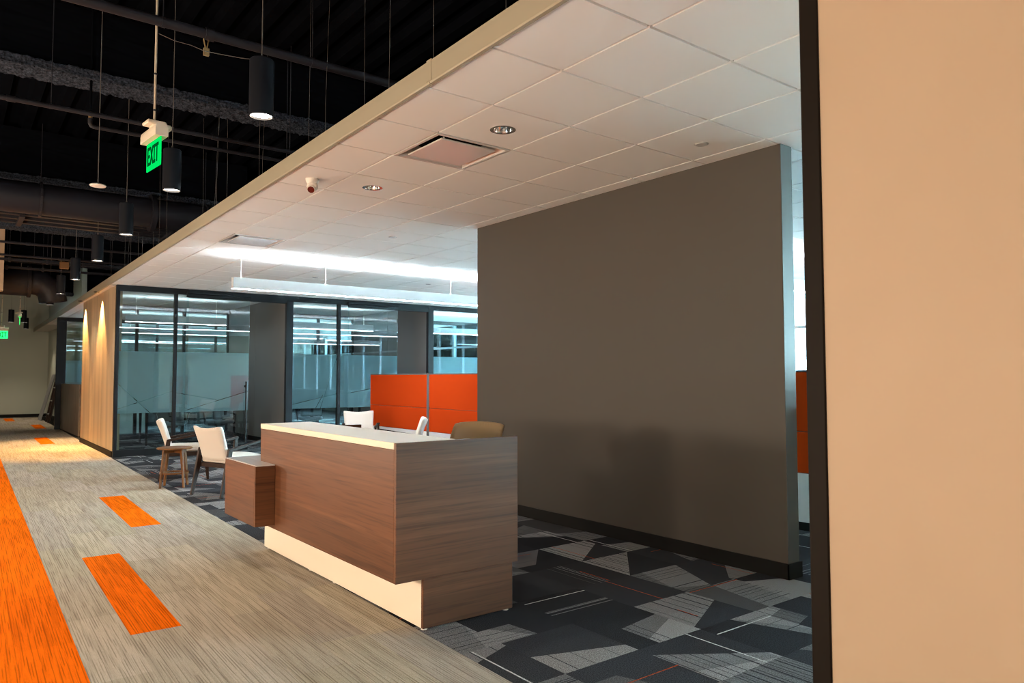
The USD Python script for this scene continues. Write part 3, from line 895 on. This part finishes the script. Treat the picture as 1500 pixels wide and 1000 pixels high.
front(2.29, 3.47, GY, ((2.29, 2.345), (3.22, 3.275)), ((2.345, 3.22, [((2.3, .80), (3.3, 1.14)), ((2.3, 1.30), (2.9, .7))]), (3.275, 3.47, [((3.2, 1.1), (3.6, 1.02))])), 'black framed glass front of the left office beside the oak wall')
t = thing('door_track', 'black sliding door header track of the left office', 'door track', (0, GY, 0))
obj('header', bx(3.472, 5.263, -.05, .05, 2.80, H - .001, .003), 'black_metal', t)
obj('track', bx(3.40, 4.55, -.125, -.055, 2.862, 2.90, .002), 'black_metal', t)
door(3.41, 4.53, GY - .09, 4.47, 'left office sliding glass door, half open, with a tall black bar handle', [((3.4, 1.06), (3.95, .95)), ((3.4, .76), (4.6, 1.12))])
front(5.265, 6.60, GY, ((5.265, 5.40), (6.34, 6.40)), ((5.40, 6.34, [((5.4, .82), (6.4, 1.03)), ((6.05, 1.0), (5.9, .74)), ((6.0, .74), (6.35, 1.78))]), (6.40, 6.60, [])), 'black framed glass front of the middle office')
t = thing('door_track', 'black sliding door header track of the middle office', 'door track', (0, GY, 0))
obj('header', bx(6.602, 8.478, -.05, .05, 2.80, H - .001, .003), 'black_metal', t)
obj('track', bx(6.53, 7.70, -.125, -.055, 2.862, 2.90, .002), 'black_metal', t)
door(6.54, 7.68, GY - .09, 7.62, 'middle office sliding glass door behind the orange partition, half open', [((6.5, 1.02), (7.7, 1.22))])
front(8.48, DX, GY, ((8.48, 8.62), (10.5, 10.56)), ((8.62, 10.5, [((8.6, 1.2), (10.5, 1.5))]), (10.56, DX - .02, [])), 'black framed glass front of the right office, half hidden by the taupe wall')
front(2.40, DX, 17.90, ((2.40, 2.46), (3.30, 3.36), (4.28, 4.34), (5.26, 5.44), (6.5, 6.56), (7.5, 7.56), (8.46, 8.64), (10.4, 10.46)),
      [(a, b, ()) for a, b in ((2.46, 3.30), (3.36, 4.28), (4.34, 5.26), (5.44, 6.5), (6.56, 7.5), (7.56, 8.46), (8.64, 10.4), (10.46, DX - .02))], 'rear glass front of the three offices, seen through the first')
front(2.30, 8.0, 22.6, ((2.30, 2.52), (3.60, 3.66), (4.70, 4.76), (6.3, 6.36)), [(2.52, 3.60, ()), (3.66, 4.70, ()), (4.76, 6.30, ()), (6.36, 8.0, ())], 'far black framed glass front behind the second reception desk')

# ------------------------------------------------------------------ window wall to the right, daylight behind it
fac = thing('wall_facade', kind='structure')
obj('spandrel', bx(DX, DX + .2, -6, 30.5, 0, .80), 'office_paint', fac)
obj('lintel', bx(DX, DX + .2, -6, 30.5, 3.05, DECK), 'office_paint', fac)
yb = -6.0
k = 1
while yb < 30:
    w = thing(f'window_{k}', kind='structure')
    obj('window_frame', cat(bx(DX + .02, DX + .12, yb, yb + .10, .80, 3.05), bx(DX + .02, DX + .12, yb + 1.42, yb + 1.46, .80, 3.05), bx(DX + .02, DX + .12, yb + .10, yb + 2.8, 2.25, 2.30), bx(DX + .02, DX + .12, yb, yb + 2.8, .80, .85), bx(DX + .02, DX + .12, yb, yb + 2.8, 3.0, 3.05)), 'aluminium', w)
    obj('pane', bx(DX + .065, DX + .075, yb + .10, yb + 2.8, .85, 3.0), 'facade_pane', w)
    yb += 2.8
    k += 1
    if yb + 2.8 > 31:
        break
obj('end_pier', bx(DX, DX + .2, yb, 30.55, .8, 3.05), 'office_paint', fac)

# street and the building opposite
obj('street', bx(DX + .3, 90, -60, 90, -4.2, -4.0), 'pavement', None, kind='structure')
t = thing('opposite_building', 'pale banded building across the street, seen through the windows', 'building', (0, 0, 0))
obj('wall', bx(40, 50, 20, 62, -4, 13), 'far_building', t)
for z in (-1.2, 2.4, 6.0, 9.6):
    for y in range(21, 61, 4):
        obj('window', bx(39.85, 40.0, y, y + 3.2, z, z + 1.7), 'far_glass', t)
    obj('ledge', bx(39.6, 40.0, 20, 62, z - .5, z - .15), 'blind_white', t)
obj('sign_panel', bx(39.5, 39.84, 57.5, 59.6, 2.0, 6.6), 'blue_panel', t, label='blue panel')

# ------------------------------------------------------------------ reception desk
DX0, DX1, DY0, DY1, DZ0, DZ1 = 1.873, 2.675, 3.42, 5.49, .285, 1.012
desk = thing('reception_desk', 'walnut reception desk with white counter top and cream plinth', 'reception desk', (DX0, DY0, 0))


def dk(*a, b=.0015):
    x0, x1, y0, y1, z0, z1 = a
    return bx(x0 - DX0, x1 - DX0, y0 - DY0, y1 - DY0, z0, z1, b)


obj('front_panel', dk(DX0, DX0 + .03, DY0 + .025, DY1, DZ0, DZ1 - .037), 'walnut_along_y', desk)
obj('end_panel', dk(DX0, DX1, DY0, DY0 + .0245, DZ0, DZ1 - .002), 'walnut_along_x', desk)
obj('far_end_panel', dk(DX0 + .031, DX1, DY1 - .025, DY1, DZ0, DZ1 - .037), 'walnut_along_x', desk)
obj('counter_top', dk(DX0 - .002, 2.255, DY0 + .025, DY1 + .004, DZ1 - .036, DZ1, b=.002), 'cream_laminate', desk)
obj('inner_panel', dk(2.22, 2.245, DY0 + .026, DY1 - .026, .70, DZ1 - .037), 'walnut_along_y', desk)
obj('under_panel', dk(DX0 + .031, DX1 - .01, DY0 + .026, DY1 - .026, DZ0, DZ0 + .02), 'walnut_along_y', desk)
obj('work_surface', dk(2.246, DX1, DY0 + .026, DY1 - .026, .70, .73), 'white_laminate', desk)
obj('plinth_front', dk(2.05, 2.07, DY0 + .041, 5.89, .018, DZ0 - .001), 'cream_laminate', desk)
obj('plinth_end', dk(2.05, 2.65, DY0 + .02, DY0 + .0405, .018, DZ0 - .001), 'walnut_along_x', desk)
obj('plinth_body', dk(2.071, 2.65, DY0 + .041, 5.88, .03, DZ0 - .004), 'walnut_along_x', desk)
for x, y in ((2.075, DY0 + .05), (2.62, DY0 + .05), (2.075, 4.6), (2.075, 5.0), (2.075, 5.84), (2.62, 5.84)):
    m = cyl((x - DX0, y - DY0, .006), (x - DX0, y - DY0, .014), .019, .015, n=12)
    obj('glide', cat(m, cyl((x - DX0, y - DY0, .014), (x - DX0, y - DY0, .032), .006, n=8)), 'white_plastic', desk)
# low transaction shelf boxed onto the desk's left end
SX0, SY0, SY1, SZ0, SZ1 = 1.733, 5.18, 5.875, .315, .735
obj('shelf_front', dk(SX0, SX0 + .025, SY0 + .025, SY1, SZ0, SZ1 - .004), 'walnut_along_y', desk)
obj('shelf_end', dk(SX0, DX0 - .001, SY0, SY0 + .0245, SZ0, SZ1 - .004), 'walnut_along_x', desk)
obj('shelf_far_end', dk(SX0 + .026, 2.45, SY1 - .024, SY1, SZ0, SZ1 - .004), 'walnut_along_x', desk)
obj('shelf_side', dk(2.43, 2.45, DY1 + .005, SY1 - .025, SZ0, SZ1 - .004), 'walnut_along_y', desk)
obj('shelf_bottom', cat(dk(SX0 + .026, DX0 - .001, SY0 + .025, SY1 - .025, SZ0, SZ0 + .02), dk(DX0 - .0005, 2.43, DY1 + .005, SY1 - .025, SZ0, SZ0 + .02)), 'walnut_along_y', desk)
obj('shelf_top', cat(dk(SX0 + .004, DX0 - .001, SY0 + .004, SY1 - .002, SZ1 - .004, SZ1 + .004), dk(DX0 - .001, 2.449, DY1 + .005, SY1 - .002, SZ1 - .004, SZ1 + .004)), 'grey_laminate', desk)

# second desk far down the corridor
t = thing('reception_desk', 'dark upright-grained reception desk far down the corridor past the oak wall', 'reception desk', (2.42, 19.2, 0))
obj('front_panel', bx(0, .03, 0, 3.3, .03, 1.20, .003), 'walnut_dark_upright', t)
obj('end_panel', bx(.0305, .22, 0, .03, .03, 1.20, .003), 'walnut_along_x', t)
obj('kick', bx(.02, .2, .01, 3.28, .006, .03), 'black_rubber', t)
obj('body', bx(.0305, .22, .031, 3.3, .03, 1.19), 'walnut_dark_upright', t)
obj('return_top', bx(.23, .75, .0, .5, .70, .74, .003), 'white_laminate', t)
obj('return_cabinet', bx(.23, .75, .01, .5, .006, .70, .003), 'beige_vinyl', t)
t = thing('partition_panel', 'orange fabric partition behind the far dark reception desk', 'partition', (2.75, 19.9, 0))
obj('fabric_panel', bx(-.05, 1.2, 0, .05, .74, 1.22, .004), 'orange_fabric', t)
obj('base_panel', bx(-.05, 1.2, .005, .045, .006, .73, .004), 'white_laminate', t)

# ------------------------------------------------------------------ orange partition run along x = 6
def partition(y0, y1, label):
    t = thing('partition_panel', label, 'partition', (6.0, y0, 0))
    d = y1 - y0
    obj('core', bx(.018, .052, .002, d - .002, .02, 1.40), 'steel_post', t)
    for side in (0, .053):
        obj('upper_fabric', bx(side, side + .017, .004, d - .004, .874, 1.395, .003), 'orange_fabric', t)
        obj('lower_fabric', bx(side, side + .017, .004, d - .004, .510, .868, .003), 'orange_fabric', t)
        obj('base_panel', bx(side, side + .017, .004, d - .004, .08, .504, .003), 'white_laminate', t)
    obj('top_cap', bx(-.002, .072, 0, d, 1.396, 1.412, .002), 'steel_post', t)
    obj('kick_strip', bx(.012, .058, .002, d - .002, .006, .079), 'black_rubber', t)


GPP = [(1.40, 3.34, 'orange office partition showing right of the taupe wall end'), (3.42, 5.36, None), (5.44, 7.38, None), (8.06, 9.90, 'orange partition panel touching the taupe wall edge, right of the grey post'), (9.98, 11.92, 'wide orange partition panel left of the grey post')]
partition(1.55, 3.66, GPP[0][2])
partition(8.02, 9.915, GPP[3][2])
partition(9.985, 11.92, GPP[4][2])
for y, lab in ((9.95, 'grey post joining the two orange partition panels'),):
    t = thing('partition_post', lab, 'post', (6.0, y, 0))
    obj('post', bx(-.006, .076, -.033, .033, .006, 1.415, .004), 'steel_post', t)
    obj('cap', bx(-.008, .078, -.034, .034, 1.415, 1.424, .003), 'black_metal', t)

# ------------------------------------------------------------------ guest chairs
def soft(x0, x1, y0, y1, z0, z1, r=.02, n=6, f=None):
    """A cushion: a box rounded by r, with its faces cut fine enough to be bent by f(vertices)."""
    m = bx(x0 + r, x1 - r, y0 + r, y1 - r, z0 + r, z1 - r).subdivide_to_size(max(.03, r), max_iter=8)
    m.merge_vertices()
    v = np.array(m.vertices)
    c = np.array([(x0 + x1) / 2, (y0 + y1) / 2, (z0 + z1) / 2]); h = np.array([x1 - x0, y1 - y0, z1 - z0]) / 2 - r
    nrm = np.where(np.abs(np.abs(v - c) - h) < 1e-6, np.sign(v - c), 0)
    nrm = nrm / np.linalg.norm(nrm, axis=1, keepdims=True)
    v = v + nrm * r
    if f is not None:
        v = f(v)
    return trimesh.Trimesh(v, m.faces, process=False)


def guest_chair(loc, rotz, label, group):
    t = thing('guest_chair', label, 'armchair', loc, rotz, group)       # faces +x

    def lean(v):
        v = v.copy()
        k = (v[:, 2] - .40) / .40
        v[:, 2] += .030 * np.clip(k, 0, 1) ** 2 * (np.abs(v[:, 1]) / .235) ** 2 - .018 * np.clip(k, 0, 1) ** 3
        v[:, 1] *= 1 + .06 * np.clip(k, 0, 1) ** 2 - .05 * np.clip(1 - k, 0, 1)
        v[:, 0] += -.10 * k - .035 * k * k + .055 * (v[:, 1] / .235) ** 2 * .6
        return v

    def crown(v):
        v = v.copy()
        top = v[:, 2] > .42
        v[top, 2] += .012 * (1 - (v[top, 1] / .25) ** 2)
        return v
    obj('backrest', soft(-.235, -.175, -.235, .235, .405, .80, .024, f=lean), 'chair_vinyl', t, smooth=True)
    obj('seat', soft(-.20, .27, -.245, .245, .375, .455, .026, f=crown), 'chair_vinyl', t, smooth=True)
    obj('seat_frame', bx(-.205, .25, -.245, .245, .325, .374, .005), 'chair_wood', t)
    for s in (-1, 1):
        y = s * .268
        obj('leg', cat(bar((-.195, y, .54), (-.225, y, .36), .034, .050, .034, .062), bar((-.225, y, .365), (-.305, y, .006), .034, .062, .026, .032)), 'chair_wood', t)
        obj('leg', cat(bar((.285, y, .622), (.262, y, .34), .032, .044, .034, .054), bar((.262, y, .345), (.285, y, .006), .034, .054, .026, .030)), 'chair_wood', t)
        obj('armrest', bar((-.212, y, .530), (.305, y, .625), .042, .030, .046, .026), 'chair_wood', t)
        obj('side_rail', bar((-.225, y, .35), (.262, y, .35), .026, .05), 'chair_wood', t)
    return t


GC = 'cream guest armchairs'
ch = guest_chair((2.665, 8.87, 0), 20, 'cream armchair seen from behind, right beside the low shelf of the desk', GC)
dup(ch, (2.60, 10.62, 0), -14, 'cream armchair seen from the side, behind the round side table', GC)
dup(ch, (5.33, 10.95, 0), -112, 'white armchair whose back shows left of the orange partition', GC)
dup(ch, (4.98, 8.95, 0), 152, 'white armchair seen edge-on before the grey partition post', GC)

# side table
t = thing('side_table', 'round brown wooden side table with splayed legs between the two armchairs', 'side table', (2.285, 9.83, 0))
obj('table_top', lathe([(0, .470), (.190, .470), (.205, .477), (.205, .487), (.198, .493), (0, .493)], 48), 'stool_wood', t, smooth=35)
for k in range(4):
    a = math.radians(22 + 90 * k)
    c, s = math.cos(a), math.sin(a)
    obj('leg', bar((.135 * c, .135 * s, .470), (.19 * c, .19 * s, .006), .030, .046, .022, .026, side=(-s, c, 0)), 'stool_wood', t)
    obj('apron', bar((.0 * c, .0 * s, .447), (.135 * c, .135 * s, .447), .022, .045, side=(-s, c, 0)), 'stool_wood', t)
obj('ring_shelf', lathe([(.125, .172), (.168, .172), (.168, .190), (.125, .190), (.125, .172)], 40), 'stool_wood', t, smooth=35)
obj('screw', cyl((.17 * math.cos(math.radians(202)) - .012, .17 * math.sin(math.radians(202)) - .015, .36), (.17 * math.cos(math.radians(202)) - .02, .17 * math.sin(math.radians(202)) - .02, .36), .006, n=8), 'white_plastic', t)

# tan task chair behind the desk
def task_chair(loc, rotz, label, mat, group=None):
    t = thing('task_chair', label, 'office chair', loc, rotz, group)        # faces +x

    def curve(v):
        v = v.copy()
        k = (v[:, 2] - .55) / .45
        v[:, 0] += -.12 * k + .05 * np.sin(np.clip(k, 0, 1) * math.pi) + .9 * v[:, 1] ** 2
        v[:, 2] -= .10 * v[:, 1] ** 2 * 3 * np.clip(k, 0, 1)
        return v
    obj('backrest', soft(-.26, -.205, -.225, .225, .52, 1.0, .024, f=curve), mat, t, smooth=True)
    obj('seat', soft(-.24, .24, -.245, .245, .43, .51, .03), mat, t, smooth=True)
    obj('back_bar', bar((-.20, 0, .44), (-.275, 0, .70), .06, .02), 'dark_plastic', t)
    obj('seat_pan', bx(-.15, .12, -.12, .12, .39, .432, .006), 'dark_plastic', t)
    for s in (-1, 1):
        obj('armrest', cat(bx(-.10, .15, s * .29 - .04, s * .29 + .04, .66, .69, .01), bar((.02, s * .24, .42), (.02, s * .29, .66), .05, .025, side=(1, 0, 0))), 'dark_plastic', t)
    obj('gas_column', cat(cyl((0, 0, .12), (0, 0, .28), .03, n=14), cyl((0, 0, .28), (0, 0, .40), .018, n=14)), 'dark_plastic', t, smooth=40)
    for k in range(5):
        a = math.radians(72 * k + 12)
        c, s = math.cos(a), math.sin(a)
        obj('base_arm', bar((.02 * c, .02 * s, .125), (.29 * c, .29 * s, .085), .05, .04, .03, .024, side=(-s, c, 0)), 'dark_plastic', t)
        obj('caster', cat(*[cyl((.29 * c - s * o, .29 * s + c * o, .035), (.29 * c - s * (o + .018), .29 * s + c * (o + .018), .035), .029, n=14) for o in (-.022, .004)], cyl((.29 * c, .29 * s, .035), (.29 * c, .29 * s, .09), .008, n=8)), 'dark_plastic', t)
    return t


task_chair((3.05, 4.61, .0065), 205, 'tan leather office chair whose back shows over the desk end', 'tan_leather')
plain('office_chair_grey', (.12, .13, .14), .6, .3)
GO = 'dark office chairs behind the glass fronts'
o1 = task_chair((3.5, 15.3, .0065), 70, 'dark office chair at the table in the left glass office, nearer one', 'office_chair_grey', GO)
dup(o1, (4.35, 15.35, .0065), 110, 'dark office chair at the table in the left glass office, by the door', GO)
dup(o1, (6.3, 15.4, .0065), 80, 'dark office chair at the table in the middle glass office', GO)
for x, lab in ((3.1, 'dark topped meeting table in the left glass office'), (6.0, 'dark topped meeting table in the middle glass office')):
    t = thing('meeting_table', lab, 'table', (x, 15.95, 0))
    obj('table_top', bx(0, 1.9, 0, .8, .70, .735, .006), 'table_top', t)
    for a in (.1, 1.8):
        for b in (.1, .7):
            obj('leg', bar((a, b, .70), (a, b, .006), .05, .05, .035, .035), 'black_metal', t)

# ------------------------------------------------------------------ boards leaning at the corridor's end
t = thing('leaning_board', 'pale grey panel leaning on the corner wall at the far end of the corridor', 'panel', (2.83, 27.9, .006))
obj('sheet', bar((-.40, 0, .0), (-.03, 0, 1.45), .8, .03, side=(0, 1, 0)), 'crate_grey', t)
t = thing('leaning_rack', 'dark wooden rack with rungs leaning on the corner wall at the corridor end', 'rack', (2.83, 26.3, .006))
for y in (-.3, .3):
    obj('rail', bar((-.34, y, .0), (-.04, y, 1.66), .05, .06, side=(0, 1, 0)), 'chair_wood', t)
for k in range(4):
    f = .15 + .24 * k
    obj('rung', bar((-.34 + .30 * f, -.27, 1.66 * f), (-.34 + .30 * f, .27, 1.66 * f), .05, .03, side=(1, 0, 0)), 'crate_grey', t)
obj('backing', bar((-.28, 0, .02), (-.01, 0, 1.62), .54, .012, side=(0, 1, 0)), 'chair_wood', t)
t = thing('leaning_board', 'brown board standing tallest behind the dark rack on the corner wall', 'board', (2.83, 25.5, .006))
obj('board', bar((-.22, 0, .0), (-.02, 0, 1.86), .5, .025, side=(0, 1, 0)), 'chair_wood', t)
